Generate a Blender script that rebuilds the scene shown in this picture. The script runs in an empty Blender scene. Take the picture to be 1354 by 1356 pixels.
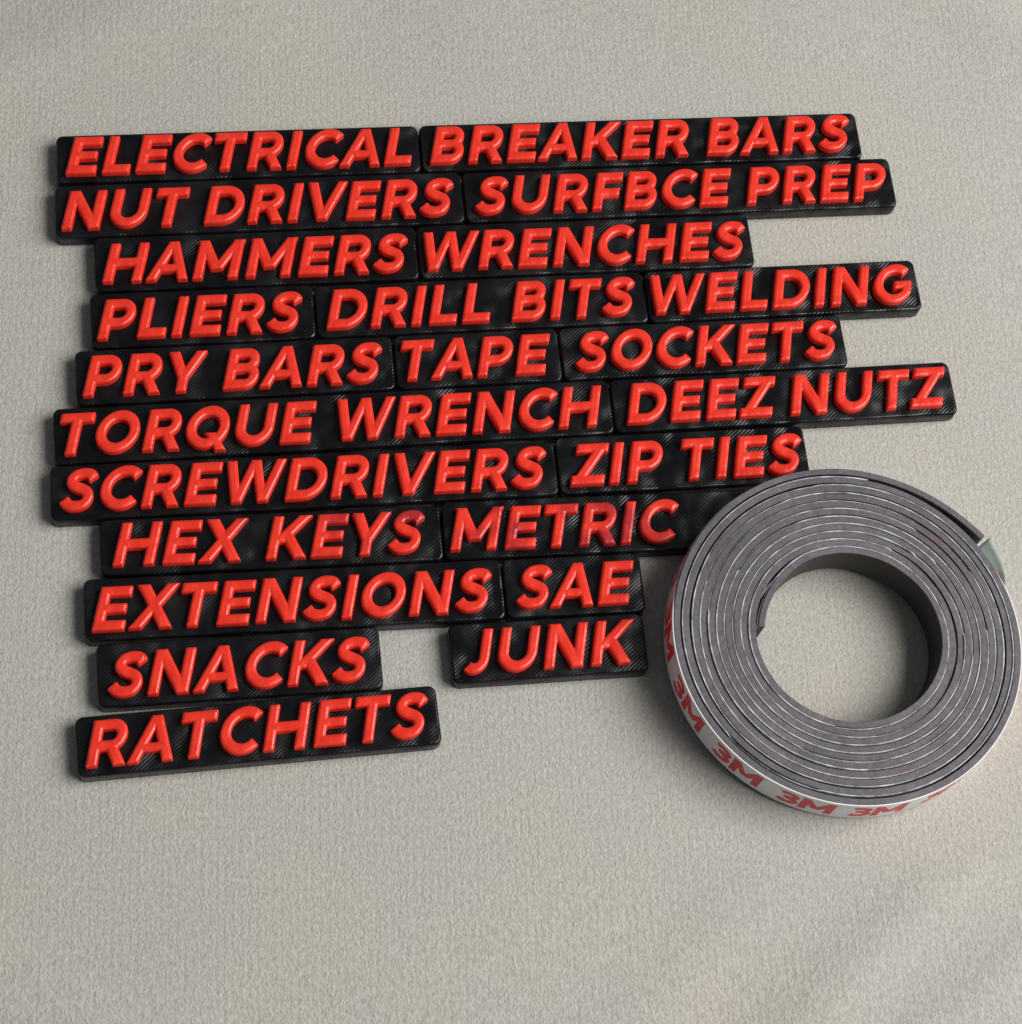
import bpy, bmesh, math, random
import numpy as np
from mathutils import Matrix, Vector
random.seed(7); np.random.seed(7)
S = bpy.context.scene
MM = 0.001                                   # everything below is measured in millimetres

# ------------------------------------------------------------------ camera, world, light, exposure
cam_d = bpy.data.cameras.new('camera'); cam = bpy.data.objects.new('camera', cam_d)
S.collection.objects.link(cam); S.camera = cam
R0, R1, R2 = (0.990042, -0.103338, 0.095598), (-0.05505, -0.909201, -0.412703), (0.129565, 0.40333, -0.905835)
cam.matrix_world = Matrix(((R0[0], -R1[0], -R2[0], -61.575*MM), (R0[1], -R1[1], -R2[1], -246.568*MM),
                           (R0[2], -R1[2], -R2[2], 385.649*MM), (0, 0, 0, 1)))
cam_d.sensor_fit = 'HORIZONTAL'; cam_d.sensor_width = 36; cam_d.lens = 36*3000/1354
cam_d.clip_start = 0.01; cam_d.clip_end = 50

world = bpy.data.worlds.new('World'); S.world = world; world.use_nodes = True
bg = world.node_tree.nodes['Background']
bg.inputs['Color'].default_value = (0.86, 0.93, 1.0, 1); bg.inputs['Strength'].default_value = 0.12

def area(name, pos, target, size, power, colour):
    d = bpy.data.lights.new(name, 'AREA'); d.shape = 'RECTANGLE'; d.size, d.size_y = size; d.energy = power; d.color = colour
    o = bpy.data.objects.new(name, d); S.collection.objects.link(o)
    o.location = pos; o.rotation_euler = (Vector(target)-Vector(pos)).to_track_quat('-Z', 'Y').to_euler()
    return o
# the window light, high on the right of the table
area('window_light', (0.77, -0.24, 0.80), (0, -0.06, 0), (0.95, 0.74), 19.0, (1.0, 0.985, 0.96))

S.view_settings.view_transform = 'Standard'; S.view_settings.look = 'None'
S.view_settings.exposure = 0; S.view_settings.gamma = 1
S.view_settings.use_curve_mapping = False
S.cycles.max_bounces = 8

# ------------------------------------------------------------------ helpers
def tag(o, label=None, cat=None, group=None, kind=None):
    if label: o['label'] = label
    if cat: o['category'] = cat
    if group: o['group'] = group
    if kind: o['kind'] = kind
    return o

def link(name, mesh, mat=None, parent=None):
    o = bpy.data.objects.new(name, mesh); S.collection.objects.link(o)
    if mat and not mesh.materials: mesh.materials.append(mat)
    if parent: o.parent = parent
    return o

def empty(name, loc, rz=0):
    o = bpy.data.objects.new(name, None); S.collection.objects.link(o)
    o.empty_display_size = 0.005; o.location = loc; o.rotation_euler = (0, 0, rz)
    return o

def mesh_from(name, v, f, smooth=True, recalc=True):
    me = bpy.data.meshes.new(name)
    me.from_pydata([tuple(np.array(p, float)*MM) for p in v], [], f)
    if recalc:
        bm = bmesh.new(); bm.from_mesh(me); bmesh.ops.recalc_face_normals(bm, faces=bm.faces); bm.to_mesh(me); bm.free()
    for p in me.polygons: p.use_smooth = smooth
    return me

class NT:
    def __init__(s, name):
        s.m = bpy.data.materials.new(name); s.m.use_nodes = True
        s.t = s.m.node_tree; s.b = s.t.nodes['Principled BSDF']
        s.tc = s.t.nodes.new('ShaderNodeTexCoord')
    def n(s, kind, **kw):
        x = s.t.nodes.new(kind)
        for k, v in kw.items():
            if k in x.inputs.keys(): x.inputs[k].default_value = v
            else: setattr(x, k, v)
        return x
    def l(s, a, b): s.t.links.new(a, b)
    def mapping(s, scale=(1, 1, 1), rot=(0, 0, 0), src='Object'):
        mp = s.n('ShaderNodeMapping'); mp.inputs['Scale'].default_value = scale; mp.inputs['Rotation'].default_value = rot
        s.l(s.tc.outputs[src], mp.inputs['Vector']); return mp.outputs[0]
    def noise(s, scale, detail=3, rough=.55, vec=None, src='Object'):
        x = s.n('ShaderNodeTexNoise'); x.inputs['Scale'].default_value = scale; x.inputs['Detail'].default_value = detail
        x.inputs['Roughness'].default_value = rough
        s.l(vec if vec is not None else s.tc.outputs[src], x.inputs['Vector']); return x.outputs['Fac']
    def ramp(s, fac, stops):
        x = s.n('ShaderNodeValToRGB'); cr = x.color_ramp
        while len(cr.elements) < len(stops): cr.elements.new(0.5)
        for e, (p, c) in zip(cr.elements, stops): e.position = p; e.color = (*c, 1) if len(c) == 3 else c
        s.l(fac, x.inputs['Fac']); return x.outputs['Color']
    def math(s, op, a, b=None):
        x = s.n('ShaderNodeMath', operation=op)
        for i, q in enumerate((a, b)):
            if q is None: continue
            if isinstance(q, (int, float)): x.inputs[i].default_value = q
            else: s.l(q, x.inputs[i])
        return x.outputs[0]
    def bump(s, h, dist, strength=1.0, prev=None):
        x = s.n('ShaderNodeBump'); x.inputs['Distance'].default_value = dist; x.inputs['Strength'].default_value = strength
        s.l(h, x.inputs['Height'])
        if prev is not None: s.l(prev, x.inputs['Normal'])
        return x.outputs['Normal']

# ------------------------------------------------------------------ materials
def mat_cloth():
    k = NT('oatmeal_cloth')
    st = k.mapping((1, 0.66, 1), (0, 0, math.radians(6)))
    fine = k.noise(2150, 3, .65, st)
    mid = k.noise(900, 2, .5, k.mapping((1, 0.8, 1), (0, 0, math.radians(-20))))
    big = k.noise(22, 3, .5)
    mix = k.math('ADD', k.math('MULTIPLY', fine, .75), k.math('MULTIPLY', mid, .25))
    col = k.ramp(mix, [(.30, (.378, .355, .318)), (.5, (.487, .464, .423)), (.70, (.600, .580, .538))])
    tint = k.ramp(big, [(.3, (.925, .95, .965)), (.7, (1.0, .98, .94))])
    mx = k.n('ShaderNodeMix', data_type='RGBA', blend_type='MULTIPLY'); mx.inputs[0].default_value = 1
    k.l(col, mx.inputs[6]); k.l(tint, mx.inputs[7]); k.l(mx.outputs[2], k.b.inputs['Base Color'])
    rib = k.n('ShaderNodeTexWave', wave_type='BANDS', bands_direction='X'); rib.inputs['Scale'].default_value = 230
    rib.inputs['Distortion'].default_value = 1.6; rib.inputs['Detail'].default_value = 2; rib.inputs['Detail Scale'].default_value = .6
    k.l(k.mapping((1, 1, 1), (0, 0, math.radians(3))), rib.inputs['Vector'])
    nrm = k.bump(mix, .00045, .75, k.bump(rib.outputs['Fac'], .00006, .30))
    k.l(nrm, k.b.inputs['Normal'])
    k.b.inputs['Roughness'].default_value = .95; k.b.inputs['Specular IOR Level'].default_value = .15
    k.b.inputs['Sheen Weight'].default_value = .1
    return k.m

def mat_red(name, worn=False):
    k = NT(name)
    g = k.tc.outputs['Object']
    n1 = k.noise(260, 3, .5)
    col = k.ramp(n1, [(.3, (.76, .031, .016)), (.7, (.90, .047, .023))])
    if worn:
        w = k.noise(170, 3, .6, None, 'Object')
        geo = k.n('ShaderNodeNewGeometry')
        nw = k.n('ShaderNodeTexNoise'); nw.inputs['Scale'].default_value = 120; nw.inputs['Detail'].default_value = 3
        k.l(geo.outputs['Position'], nw.inputs['Vector'])
        f = k.ramp(nw.outputs['Fac'], [(.47, (0, 0, 0)), (.63, (1, 1, 1))])
        mx = k.n('ShaderNodeMix', data_type='RGBA'); k.l(k.math('MULTIPLY', f, .75), mx.inputs[0])
        k.l(col, mx.inputs[6]); mx.inputs[7].default_value = (.28, .016, .026, 1); col = mx.outputs[2]
    k.l(col, k.b.inputs['Base Color'])
    lay = k.n('ShaderNodeTexWave', wave_type='BANDS', bands_direction='Z'); lay.inputs['Scale'].default_value = 1500
    k.l(g, lay.inputs['Vector'])
    nb = k.bump(k.noise(330, 2, .5), .0007, .4, k.bump(k.noise(900, 2, .5), .0002, .35))
    nb = k.bump(lay.outputs['Fac'], .00006, .5, nb)
    k.l(nb, k.b.inputs['Normal'])
    k.l(k.ramp(n1, [(.3, (.22,)*3), (.7, (.36,)*3)]), k.b.inputs['Roughness'])
    k.b.inputs['Specular IOR Level'].default_value = .5
    return k.m

def mat_black():
    k = NT('black_printed_plastic')
    geo = k.n('ShaderNodeNewGeometry')
    mp = k.n('ShaderNodeMapping'); mp.inputs['Rotation'].default_value = (math.radians(20), 0, math.radians(52))
    k.l(k.tc.outputs['Object'], mp.inputs['Vector'])
    wv = k.n('ShaderNodeTexWave', wave_type='BANDS', bands_direction='X', wave_profile='SIN')
    wv.inputs['Scale'].default_value = 600; wv.inputs['Distortion'].default_value = .35; wv.inputs['Detail'].default_value = 1
    wv.inputs['Detail Scale'].default_value = 1.5
    k.l(mp.outputs[0], wv.inputs['Vector'])
    pn = k.n('ShaderNodeTexNoise'); pn.inputs['Scale'].default_value = 150; pn.inputs['Detail'].default_value = 1
    k.l(geo.outputs['Position'], pn.inputs['Vector'])
    col = k.ramp(pn.outputs['Fac'], [(.3, (.003, .0032, .004)), (.7, (.006, .0064, .008))])
    k.l(col, k.b.inputs['Base Color'])
    k.l(k.ramp(pn.outputs['Fac'], [(.35, (.22,)*3), (.65, (.40,)*3)]), k.b.inputs['Roughness'])
    n0 = k.bump(pn.outputs['Fac'], .0026, .6)
    p2 = k.n('ShaderNodeTexNoise'); p2.inputs['Scale'].default_value = 130; p2.inputs['Detail'].default_value = 0
    k.l(geo.outputs['Position'], p2.inputs['Vector'])
    amt = k.ramp(p2.outputs['Fac'], [(.42, (.4,)*3), (.66, (1, 1, 1))])
    n1 = k.bump(k.math('MULTIPLY', wv.outputs['Fac'], amt), .000055, .6, n0)
    k.l(n1, k.b.inputs['Normal'])
    k.b.inputs['Specular IOR Level'].default_value = .36
    return k.m

def mat_rubber():
    k = NT('magnetic_rubber')
    n = k.noise(900, 4, .65); b = k.noise(90, 3, .5)
    mx = k.math('ADD', k.math('MULTIPLY', n, .6), k.math('MULTIPLY', b, .4))
    col = k.ramp(mx, [(.32, (.062, .054, .064)), (.5, (.098, .088, .102)), (.68, (.148, .136, .152))])
    red = k.ramp(k.noise(210, 2, .5), [(.66, (0, 0, 0)), (.76, (1, 1, 1))])
    m2 = k.n('ShaderNodeMix', data_type='RGBA'); k.l(k.math('MULTIPLY', red, .5), m2.inputs[0])
    k.l(col, m2.inputs[6]); m2.inputs[7].default_value = (.16, .055, .075, 1)
    k.l(m2.outputs[2], k.b.inputs['Base Color'])
    k.b.inputs['Roughness'].default_value = .62
    k.l(k.bump(mx, .0003, .5), k.b.inputs['Normal'])
    return k.m

def mat_liner():
    k = NT('white_release_liner')
    col = k.ramp(k.noise(120, 3, .5), [(.3, (.66, .66, .65)), (.7, (.80, .80, .79))])
    k.l(col, k.b.inputs['Base Color']); k.b.inputs['Roughness'].default_value = .45
    return k.m

def mat_edge():
    k = NT('grubby_liner_edge')
    col = k.ramp(k.noise(340, 4, .65), [(.34, (.16, .15, .17)), (.5, (.36, .35, .38)), (.68, (.64, .64, .67))])
    k.l(col, k.b.inputs['Base Color']); k.b.inputs['Roughness'].default_value = .5
    return k.m

def mat_flat(name, c, rough=.5):
    k = NT(name)
    col = k.ramp(k.noise(300, 3, .6), [(.3, tuple(x*.88 for x in c)), (.7, tuple(min(1, x*1.08) for x in c))])
    k.l(col, k.b.inputs['Base Color']); k.b.inputs['Roughness'].default_value = rough
    return k.m

CLOTH, RED, WORN, BLACK = mat_cloth(), mat_red('red_printed_plastic'), mat_red('smudged_red_plastic', True), mat_black()
RUBBER, LINER, EDGE = mat_rubber(), mat_liner(), mat_edge(); FACE = mat_flat('rolled_rubber_face', (.030, .027, .024), .5)
INK = mat_flat('red_ink', (.66, .050, .060)); MINT = mat_flat('mint_liner', (.44, .52, .465), .6)

# ------------------------------------------------------------------ the cloth
RC = (51.4, -107.0)                          # centre of the roll
def cloth():
    n = 261; xs = np.linspace(-330, 330, n); ys = np.linspace(-400, 260, n)
    X, Y = np.meshgrid(xs, ys)
    Z = np.zeros_like(X)
    rs = np.random.RandomState(3)
    for i in range(26):                      # soft, broad creases
        a = rs.uniform(0, math.pi); wl = rs.uniform(28, 130); ph = rs.uniform(0, 6.28)
        Z += (wl/90)*.42*np.sin((X*math.cos(a)+Y*math.sin(a))*2*math.pi/wl+ph)
    Z *= .6
    # flat where things lie, sinking nowhere above the table level there
    dx = np.maximum(np.maximum(-95-X, X-88), 0); dy = np.maximum(np.maximum(-142-Y, Y-14), 0)
    d = np.hypot(dx, dy); k = np.clip((d-2)/38, 0, 1); k = k*k*(3-2*k)
    Z = Z*k
    for (ax, ay), (bx, by), wd, hh in (((25, -182), (78, -140), 5.5, 1.3), ((48, -184), (100, -150), 4.5, 1.0), ((-150, -128), (-60, -182), 8, 1.2),
                                       ((-20, -196), (30, -150), 6, .7), ((70, 70), (140, 5), 7, 1.1), ((-120, 20), (-40, 60), 8, .9)):
        L = math.hypot(bx-ax, by-ay); ux, uy = (bx-ax)/L, (by-ay)/L
        t = ((X-ax)*ux+(Y-ay)*uy)/L; q = -(X-ax)*uy+(Y-ay)*ux
        Z += .75*hh*np.exp(-(q/wd)**2)*np.exp(-(np.maximum(np.abs(t-.5)-.4, 0)*L/14)**2)*np.clip((d-1)/10, 0, 1)
    Z -= .03
    v = np.stack([X.ravel(), Y.ravel(), Z.ravel()], 1)
    f = [(j*n+i, j*n+i+1, (j+1)*n+i+1, (j+1)*n+i) for j in range(n-1) for i in range(n-1)]
    o = link('tabletop_cloth', mesh_from('tabletop_cloth', v, f), CLOTH)
    tag(o, kind='structure')
cloth()

# ------------------------------------------------------------------ lettering: strokes -> distance field -> solid letter
CAP, W = 8.2, 1.95
BOLD = .015; RND = .22                                    # rounding of the letter outline in plan
SLANT = math.tan(math.radians(13.5))
hw = W/2
ADV = dict(A=8.16, B=7.61, C=7.76, D=8.44, E=6.97, F=6.44, G=8.4, H=8.89, I=3.44, J=6.0, K=8.16, L=6.46, M=10.12, N=8.7,
           O=8.8, P=7.38, Q=8.86, R=7.81, S=6.76, T=6.97, U=8.69, V=7.99, W=11.46, X=8.1, Y=7.4, Z=6.95)

def arc(cx, cy, rx, ry, a0, a1, n=28):
    return [(cx+rx*math.cos(math.radians(a0+(a1-a0)*i/n)), cy+ry*math.sin(math.radians(a0+(a1-a0)*i/n))) for i in range(n+1)]
def spline(p, n=8):
    P = [np.array(q, float) for q in p]; P = [2*P[0]-P[1]] + P + [2*P[-1]-P[-2]]; out = []
    for i in range(1, len(P)-2):
        for t in np.linspace(0, 1, n, endpoint=False):
            out.append(tuple(.5*((2*P[i])+(-P[i-1]+P[i+1])*t+(2*P[i-1]-5*P[i]+4*P[i+1]-P[i+2])*t*t+(-P[i-1]+3*P[i]-3*P[i+1]+P[i+2])*t**3)))
    return out+[tuple(P[-2])]

def V(x, y0=0, y1=CAP): return ('v', x, y0, y1)                   # upright bar, left edge x
def Hb(x0, x1, yc, w=1.85): return ('h', x0, x1, yc, w)           # level bar
def Dg(x0, x1, y0=0, y1=CAP, w=1.85): return ('d', x0, x1, y0, y1, w)   # slanted bar, centre at the foot and at the head
def C(path, w=1.9, closed=False): return ('c', path, w, closed)   # bent stroke

yb, yt, ym = .925, CAP-.925, CAP/2
def bowl(x0, xr, ylo, yhi):
    ry = (yhi-ylo)/2; cx = xr-.93-min(ry, (xr-x0)*.55)
    return C([(x0, yhi)]+arc(cx, (ylo+yhi)/2, xr-.93-cx, ry, 90, -90)+[(x0, ylo)], 1.86)
G = {
 'A': [Dg(.98, 4.08), Dg(7.1, 4.0), Hb(2.2, 5.9, 2.55, 1.6)],
 'B': [V(.75), bowl(1.6, 6.75, 4.25, yt), bowl(1.6, 7.15, yb, 4.25)],
 'C': [C(arc(4.6, ym, 3.15, 3.3, 42, 318, 40))],
 'D': [V(.75), bowl(1.6, 7.98, yb, yt)],
 'E': [V(.75), Hb(1, 6.5, yb), Hb(1, 6.1, ym, 1.7), Hb(1, 6.5, yt)],
 'F': [V(.75), Hb(1, 5.9, 3.75, 1.75), Hb(1, 6.2, yt)],
 'G': [C(arc(4.6, ym, 3.15, 3.3, 44, 335, 40)), Hb(4.5, 8.0, 3.75, 1.7), ('v', 6.15, 1.6, 4.5)],
 'H': [V(.75), V(6.2), Hb(1, 8, ym)],
 'I': [V(.75)],
 'J': [C([(4.25, CAP), (4.25, 6.8), (4.25, 5.4), (4.25, 3.3)]+arc(2.55, 2.75, 1.7, 1.82, 0, -135, 14), 1.9)],
 'K': [V(.75), Dg(2.35, 6.75, 3.0, CAP, 1.95), Dg(7.0, 3.6, 0, 4.9, 1.95)],
 'L': [V(.75), Hb(1, 6.1, yb)],
 'M': [V(.75), V(7.42), ('d', 5.06, 1.55, 1.9, CAP, 1.9), ('d', 5.06, 8.57, 1.9, CAP, 1.9)],
 'N': [V(.75), V(6.0), Dg(7.0, 1.7, 0, CAP, 1.9)],
 'O': [C(arc(4.4, ym, 3.05, 3.25, 0, 360, 56), 1.9, True)],
 'P': [V(.75), bowl(1.6, 7.0, 3.35, yt)],
 'R': [V(.75), bowl(1.6, 7.1, 3.55, yt), Dg(6.55, 4.2, 0, 4.0, 1.9)],
 'Q': [C(arc(4.4, ym, 3.05, 3.25, 0, 360, 56), 1.9, True), Dg(7.55, 5.0, -.72, 2.9, 1.7)],
 'S': [C(spline([(5.6, 6.15), (4.9, 6.98), (3.6, 7.27), (2.25, 6.95), (1.68, 6.0), (2.2, 4.98), (3.45, 4.35), (4.75, 3.6), (5.28, 2.45), (4.7, 1.32), (3.3, .93), (1.95, 1.22), (1.0, 2.15)]))],
 'T': [V(2.42), Hb(.25, 6.55, yt)],
 'U': [C([(1.7, CAP), (1.7, 6.8), (1.7, 5.4), (1.7, 3.7)]+arc(4.32, 3.55, 2.62, 2.62, 180, 360, 26)+[(6.94, 3.7), (6.94, 5.4), (6.94, 6.8), (6.94, CAP)])],
 'V': [Dg(3.98, 1.08), Dg(4.02, 6.95)],
 'W': [Dg(3.3, 1.15), Dg(3.35, 5.65, 0, CAP, 1.75), Dg(8.05, 5.7, 0, CAP, 1.75), Dg(8.1, 10.35)],
 'X': [Dg(1.3, 6.75, 0, CAP, 1.95), Dg(6.85, 1.35, 0, CAP, 1.95)],
 'Y': [V(2.7, 0, 3.6), Dg(3.65, 1.1, 2.9, CAP, 1.9), Dg(3.7, 6.3, 2.9, CAP, 1.9)],
 'Z': [Hb(.25, 6.7, yb), Hb(.5, 6.75, yt), Dg(1.4, 5.6, .3, CAP-.3, 2.0)],
 '3': [C(spline([(.9, 6.6), (1.9, 7.1), (3.4, 7.1), (4.5, 6.6), (4.7, 5.6), (4.0, 4.6), (2.6, 4.25), (4.1, 3.9), (5.0, 2.7), (4.6, 1.5), (3.3, 1.05), (1.9, 1.1), (.8, 1.7)]), 1.75)],
}
def box_sd(X, Y, cx, cy, ux, uy, hl, hh):
    a = np.abs((X-cx)*ux+(Y-cy)*uy)-hl; b = np.abs(-(X-cx)*uy+(Y-cy)*ux)-hh
    return np.minimum(np.maximum(a, b), 0)+np.hypot(np.maximum(a, 0), np.maximum(b, 0))
def glyph_sd(ch, X, Y, rnd):
    D = np.full(X.shape, 99.)
    for s in G[ch]:
        k = s[0]
        if k == 'v': d = box_sd(X, Y, s[1]+hw, (s[2]+s[3])/2, 1, 0, hw-rnd, (s[3]-s[2])/2-rnd)
        elif k == 'h': d = box_sd(X, Y, (s[1]+s[2])/2, s[3], 1, 0, (s[2]-s[1])/2-rnd, s[4]/2-rnd)
        elif k == 'd':
            x0, x1, y0, y1, w = s[1:]; L = math.hypot(x1-x0, y1-y0); ux, uy = (x1-x0)/L, (y1-y0)/L
            d = np.abs(-(X-x0)*uy+(Y-y0)*ux)-(w/2-rnd)
            d = np.maximum(d, np.maximum(y0+rnd-Y, Y-y1+rnd))
        else:
            _, P, w, closed = s; h = w/2-rnd; d = np.full(X.shape, 99.)
            P = np.array(P); n = len(P)
            cum = np.concatenate([[0], np.cumsum(np.hypot(*(P[1:]-P[:-1]).T))])
            for i in range(n-1):
                a, b = P[i].copy(), P[i+1].copy(); L = np.hypot(*(b-a))
                if L < 1e-6: continue
                u = (b-a)/L
                if not closed and i == 0: a = a+u*rnd
                if not closed and i == n-2: b = b-u*rnd
                c = (a+b)/2
                d = np.minimum(d, box_sd(X, Y, c[0], c[1], u[0], u[1], max(np.hypot(*(b-a))/2, .01), h))
                if closed or (cum[i] > h+rnd and cum[-1]-cum[i] > h+rnd):
                    d = np.minimum(d, np.hypot(X-P[i][0], Y-P[i][1])-h)
        D = np.minimum(D, d)
    return D-rnd-BOLD

def contour_solid(D, xs, ys, zfun, slant, base):
    """marching squares: the part of the grid with D < 0 becomes a top surface, its rim drops to the base"""
    vid = {}; V_ = []; F = []; dep = []
    def node(i, j):
        k = (i, j)
        if k not in vid: vid[k] = len(V_); V_.append((xs[i], ys[j])); dep.append(-D[j, i])
        return vid[k]
    def edge(i0, j0, i1, j1):
        if (i0, j0) > (i1, j1): i0, j0, i1, j1 = i1, j1, i0, j0
        k = (i0, j0, i1, j1)
        if k not in vid:
            a, b = D[j0, i0], D[j1, i1]; t = min(max(a/(a-b), .04), .96)
            vid[k] = len(V_); V_.append((xs[i0]+(xs[i1]-xs[i0])*t, ys[j0]+(ys[j1]-ys[j0])*t)); dep.append(0.)
        return vid[k]
    rim = []
    ny, nx = D.shape; I = D < 0
    for j in range(ny-1):
        for i in range(nx-1):
            c = [(i, j), (i+1, j), (i+1, j+1), (i, j+1)]; ins = [I[q[1], q[0]] for q in c]
            if not any(ins): continue
            poly = []; cross = []
            for a in range(4):
                p, q = c[a], c[(a+1) % 4]
                if ins[a]: poly.append(node(*p))
                if ins[a] != ins[(a+1) % 4]:
                    e = edge(*p, *q); poly.append(e); cross.append((len(poly)-1, ins[a]))
            F.append(tuple(poly))
            for idx, leaving in cross:
                if leaving: rim.append((poly[idx], poly[(idx+1) % len(poly)]))
    verts = [(x+slant*y, y*(1.03 if slant else 1), zfun(d)) for (x, y), d in zip(V_, dep)]
    low = {}
    for a, b in rim:
        for q in (a, b):
            if q not in low: low[q] = len(verts); verts.append((verts[q][0], verts[q][1], base))
        F.append((b, a, low[a], low[b]))
    return verts, F

REL, BEV = 1.55, .60                           # relief of the letters and the radius of their rounded edge
def letter_z(d):
    if d >= BEV: return REL
    return REL-BEV*.8+BEV*.8*math.sqrt(max(0, 1-(1-d/BEV)**2))
GM = {}
def glyph_mesh(ch):
    if ch not in GM:
        c = .145; xs = np.arange(-.6, 12.4, c); ys = np.arange(-1.2, CAP+.5, c)
        X, Y = np.meshgrid(xs, ys)
        v, f = contour_solid(glyph_sd(ch, X, Y, RND), xs+.0, ys, letter_z, SLANT, -.05)
        GM[ch] = mesh_from('letter_'+ch.lower(), v, f, True, False)
    return GM[ch]

# ------------------------------------------------------------------ the tags
TH, BELOW = 3.2, 1.32           # plate thickness; plate edge below and above the lettering's baseline
def plate_mesh(w, above):
    y0, y1 = -BELOW, above; r = 1.45
    def ring(ins, z):
        out = []; rr = max(r-ins, .2)
        for cx, cy, a in ((w-ins-rr, y0+ins+rr, -90), (w-ins-rr, y1-ins-rr, 0), (ins+rr, y1-ins-rr, 90), (ins+rr, y0+ins+rr, 180)):
            for k in range(7):
                t = math.radians(a+15*k); out.append((cx+rr*math.cos(t), cy+rr*math.sin(t), z))
        return out
    rings = [ring(.25, 0), ring(0, .3), ring(0, TH-.45), ring(.12, TH-.16), ring(.42, TH)]
    n = len(rings[0]); v = [p for q in rings for p in q]; f = []
    for k in range(len(rings)-1):
        for i in range(n): f.append((k*n+i, k*n+(i+1) % n, (k+1)*n+(i+1) % n, (k+1)*n+i))
    f.append(tuple((len(rings)-1)*n+i for i in range(n))); f.append(tuple(reversed(range(n))))
    me = mesh_from('base_plate', v, f, True)
    me.polygons[len(f)-2].use_smooth = False; me.polygons[len(f)-1].use_smooth = False
    me.materials.append(BLACK)
    return me

ROW = {1: (0.148, -0.00471), 2: (-11.955, -0.00159), 3: (-24.321, -0.00268), 4: (-36.19, 0.00245), 5: (-47.995, 0.00377), 6: (-59.805, 0.00569),
       7: (-71.92, -0.00263), 8: (-84.153, -0.01343), 9: (-96.246, -0.00932), 10: (-108.04, 0.00153), 11: (-118.595, 0.02578)}
# row, left end, right end, words with the x at which each begins, where the tag is
TAGS = [
 (1, -88.6, -16.9, [('ELECTRICAL', -87.6)], 'at the block upper left corner'),
 (1, -16.75, 73.8, [('BREAKER', -16.07), ('BARS', 40.23)], 'at the upper right end'),
 (2, -89.1, -9.2, [('NUT', -88.69), ('DRIVERS', -61.47)], 'below the ELECTRICAL tag'),
 (2, -9.1, 79.0, [('SURFBCE', -8.03), ('PREP', 46.72)], 'misspelt, below the BREAKER BARS tag'),
 (3, -81.9, -19.4, [('HAMMERS', -81.26)], 'below the NUT DRIVERS tag'),
 (3, -19.3, 47.6, [('WRENCHES', -20.26)], 'right of the HAMMERS tag'),
 (4, -83.0, -40.3, [('PLIERS', -82.59)], 'below the HAMMERS tag'),
 (4, -40.2, 24.6, [('DRILL', -39.28), ('BITS', -3.49)], 'between PLIERS and WELDING'),
 (4, 24.7, 79.9, [('WELDING', 23.45)], 'right of the DRILL BITS tag'),
 (5, -86.1, -25.95, [('PRY', -85.61), ('BARS', -59.67)], 'below the PLIERS tag'),
 (5, -25.85, 6.2, [('TAPE', -26.46)], 'between PRY BARS and SOCKETS'),
 (5, 6.3, 62.8, [('SOCKETS', 7.91)], 'right of the TAPE tag'),
 (6, -90.4, 14.9, [('TORQUE', -90.88), ('WRENCH', -39.65)], 'longest of them all'),
 (6, 15.0, 82.8, [('DEEZ', 16.32), ('NUTZ', 48.3)], 'jutting farthest to the right'),
 (7, -91.3, 2.8, [('SCREWDRIVERS', -90.28)], 'below the TORQUE WRENCH tag'),
 (7, 2.9, 51.4, [('ZIP', 4.4), ('TIES', 24.91)], 'just above the tape roll'),
 (8, -82.7, -20.1, [('HEX', -81.23), ('KEYS', -53.7)], 'smudged letters, below SCREWDRIVERS'),
 (8, -20.0, 39.0, [('METRIC', -19.89)], 'smudged letters, touching the tape roll'),
 (9, -85.9, -9.85, [('EXTENSIONS', -85.29)], 'below the HEX KEYS tag'),
 (9, -9.75, 16.2, [('SAE', -8.69)], 'right of the EXTENSIONS tag'),
 (10, -83.9, -33.2, [('SNACKS', -82.72)], 'between EXTENSIONS and RATCHETS'),
 (10, -20.8, 15.3, [('JUNK', -19.8)], 'standing apart below the SAE tag'),
 (11, -87.7, -23.7, [('RATCHETS', -87.03)], 'nearest and lowest of the tags'),
]
def reach(row, xl, xr):
    """how far the plate's far edge goes: close up to the row behind it"""
    best = 10.75
    for r2, a, b, *_ in TAGS:
        if r2 == row-1 and min(b, xr) > max(a, xl):
            for x in (max(a, xl), min(b, xr)):
                best = min(best, (ROW[r2][0]+ROW[r2][1]*x)-(ROW[row][0]+ROW[row][1]*x)-BELOW-.16)
    return best if row > 1 else 9.75
def make_tag(row, xl, xr, words, where):
    y0, sl = ROW[row]; ang = math.atan(sl)
    text = ' '.join(w for w, _ in words)
    root = empty('label_tag', (xl*MM, (y0+sl*xl)*MM, 0), ang)
    tag(root, f'black tag with raised red letters reading {text}, {where}', 'label tag', 'black and red tool drawer tags')
    link('base_plate', plate_mesh((xr-xl)/math.cos(ang)-.12, reach(row, xl, xr)), None, root)
    worn = row == 8
    for w, x in words:
        for ch in w:
            me = glyph_mesh(ch)
            if not me.materials: me.materials.append(RED)
            o = link('letter', me, None, root)
            o.location = ((x-xl)*MM, random.uniform(-.06, .06)*MM, TH*MM)
            if worn and (w in ('KEYS', 'METRIC') or ch == 'X'):
                o.material_slots[0].link = 'OBJECT'; o.material_slots[0].material = WORN
            x += ADV[ch]
for t in TAGS: make_tag(*t)

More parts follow.
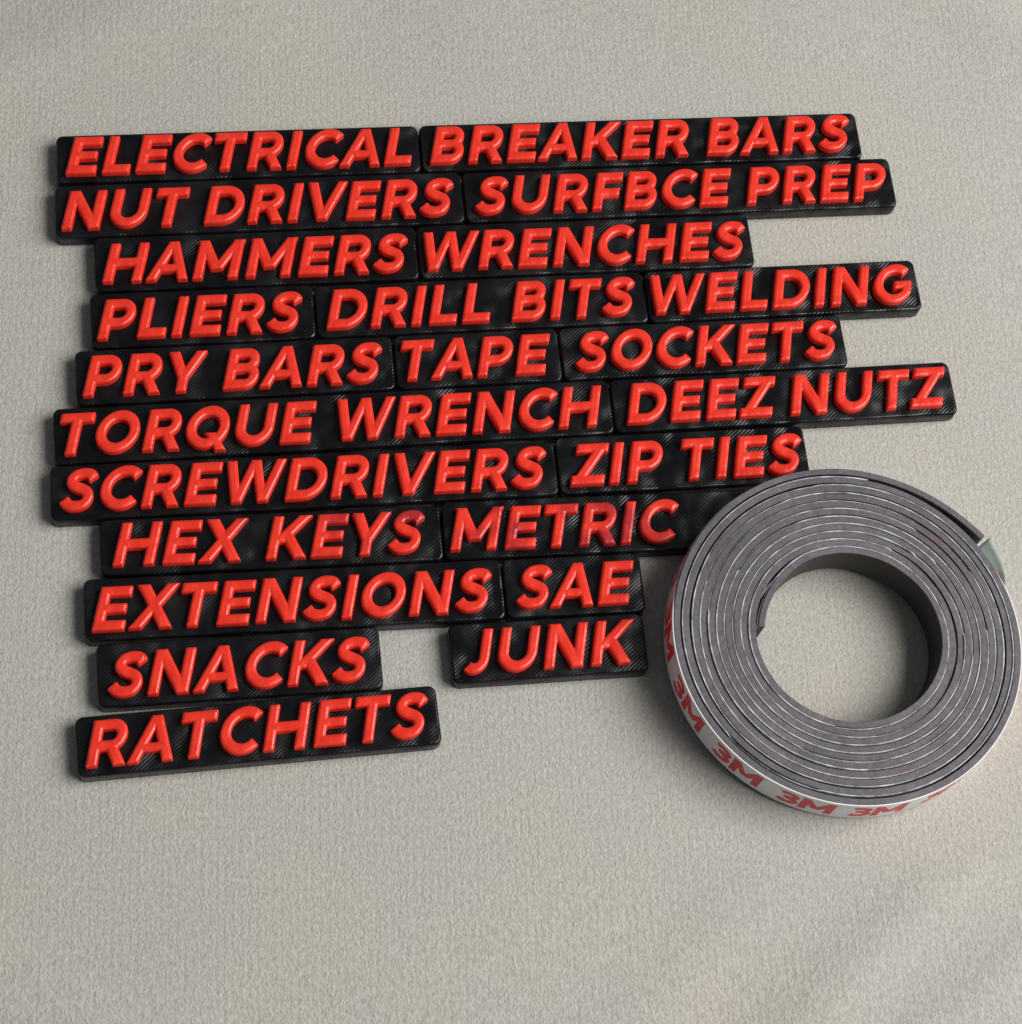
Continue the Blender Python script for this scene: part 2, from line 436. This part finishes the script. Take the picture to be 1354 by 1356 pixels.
# ------------------------------------------------------------------ the roll of magnetic tape
A0 = math.radians(172); TAPE_H = 8.0; PITCH = 1.45; TURNS = 10+140/360; R_IN = 16.6
def spiral_r(s):
    """inner face of the strip; s = angle travelled (radians) from the inner end"""
    t = s/(2*math.pi)
    r = R_IN+PITCH*t
    fr = t/10.4; r += (.42*(1-fr)+.14*fr)*(math.cos(2*(A0-s))-1)-.32*(1-fr)
    r += .16*math.sin(s*1.0+.6)*(.4+.06*t)+.12*math.sin(2*s+1.3)*(t/10)
    if s < 1.05: r -= .36*math.sin(math.pi*min(1, (s+.12)/1.17))**1.0
    # the outer turns sit a little loose
    if t > 8.2: r += .22*min(1, (t-8.2)/.3)
    if t > 9.3: r += .22*min(1, (t-9.3)/.3)
    e = (TURNS-t)*360
    if e < 38: r += .75*((38-e)/38)**2
    return r
def strip(name, off0, off1, zlo, zhi, mat, parent, s0=0., s1=TURNS*2*math.pi, step=2.2, bev=.12):
    n = int(math.degrees(s1-s0)/step); v = []; f = []
    for i in range(n+1):
        s = s0+(s1-s0)*i/n; r = spiral_r(s); a = A0-s
        z1 = zhi(s) if callable(zhi) else zhi
        prof = [(r+off0, zlo), (r+off1, zlo), (r+off1, z1-bev), (r+off1-bev, z1), (r+off0+bev, z1), (r+off0, z1-bev)]
        for q, z in prof: v.append((RC[0]+q*math.cos(a), RC[1]+q*math.sin(a), z))
    m = 6
    for i in range(n):
        for k in range(m): f.append((i*m+k, i*m+(k+1) % m, (i+1)*m+(k+1) % m, (i+1)*m+k))
    f.append(tuple(range(m))); f.append(tuple(n*m+k for k in reversed(range(m))))
    # centred on the thing's base
    v = [(x-RC[0], y-RC[1], z) for x, y, z in v]
    me = mesh_from(name, v, f, True)
    if mat is RUBBER:                        # the rolled faces are darker than the cut edge
        me.materials.append(RUBBER); me.materials.append(FACE)
        for p in me.polygons:
            if abs(p.normal.z) < .5: p.material_index = 1
    try: me.set_sharp_from_angle(angle=math.radians(35))
    except Exception: pass
    return link(name, me, mat, parent)
# it leans: its far left edge rests on the corner of a tag, the near right edge on the cloth
roll = empty('tape_roll', (RC[0]*MM, RC[1]*MM, 1.92*MM))
LEAN = math.radians(133)
roll.rotation_euler = Matrix.Rotation(math.radians(3.35), 3, Vector((math.sin(LEAN), -math.cos(LEAN), 0))).to_euler()
tag(roll, 'coiled roll of dark grey magnetic tape with white liner printed with red marks', 'tape roll')
rs = np.random.RandomState(11); ph = rs.uniform(0, 6.28, 12)
def wob(s, k=0): return .05*math.sin(2.3*s+ph[k])+.04*math.sin(5.1*s+ph[k+1])+.03*math.sin(11.7*s+ph[k+2])
strip('magnetic_strip', 0, 1.15, .0, lambda s: TAPE_H+wob(s)+.10*math.sin(1.0*s*.37+1), RUBBER, roll, bev=.07)
def edge_z(s): return TAPE_H+.08+.10*math.sin(s*.37+1)+.9*wob(s, 3)+.14*math.sin(s*.83+2)-(.45 if (s*.63+.6*math.sin(s*.21)+.4*math.sin(s*1.7)) % 3.1 < .85 else 0)
LAST = (TURNS-1.12)*2*math.pi
strip('adhesive_layer', 1.16, 1.41, .05, edge_z, EDGE, roll, 0, LAST, bev=.03)
strip('release_liner', 1.16, 1.41, .05, lambda s: TAPE_H-.15+.5*wob(s, 3)-1.1*min(1, max(0, (math.sin(A0-s)-.2)/.35)), LINER, roll, LAST, bev=.03)

# red printed marks on the liner of the outermost turn: the same mark over and over
OUT0 = (TURNS-1)*2*math.pi
def outer_r(phi):
    """outer face of the liner where it shows, phi = world angle"""
    s = (A0-phi) % (2*math.pi)
    while s+2*math.pi <= TURNS*2*math.pi: s += 2*math.pi
    return spiral_r(s)+1.40
def mark(phi, parent):
    """a bold 3M set along the liner, reading left to right from outside"""
    hh = 5.7; c = .16; xs = np.arange(-.4, 17, c); ys = np.arange(-.6, CAP+.6, c); X, Y = np.meshgrid(xs, ys)
    D = np.minimum(glyph_sd('3', X, Y, .15), glyph_sd('M', X-5.6, Y, .15))
    v, f = contour_solid(D, xs, ys, lambda d: .025, 0, -.01)
    out = []
    for x, y, z in v:
        u = (x-7.4)*.72; zz = 1.2+y/CAP*hh
        a = phi+u/32.5; r = outer_r(a)+.02+z
        out.append((r*math.cos(a), r*math.sin(a), zz))
    link('printed_mark', mesh_from('printed_mark', out, f, False, False), INK, parent)
for deg in (148, 173, 197.5, 222.5, 247.5, 271.5, 296.5, 321, 346, 11):
    mark(math.radians(deg), roll)

# the pale green end of the liner, folded outwards under the loose tail
def liner_end(parent):
    v = []; f = []; n = 14; m = 8
    for i in range(n+1):
        a = math.radians(31-17*i/n)
        for j in range(m+1):
            t = j/m; r = outer_r(a)+.3+3.4*t*t*(1-i/n)**.7
            z = .3+7.6*t-1.2*t*t
            v.append((r*math.cos(a), r*math.sin(a), z))
    for i in range(n):
        for j in range(m): f.append((i*(m+1)+j, (i+1)*(m+1)+j, (i+1)*(m+1)+j+1, i*(m+1)+j+1))
    o = link('liner_end', mesh_from('liner_end', v, f, True), MINT, parent)
    md = o.modifiers.new('thickness', 'SOLIDIFY'); md.thickness = .12*MM
    o['label'] = 'pale mint green end of the liner'
liner_end(roll)
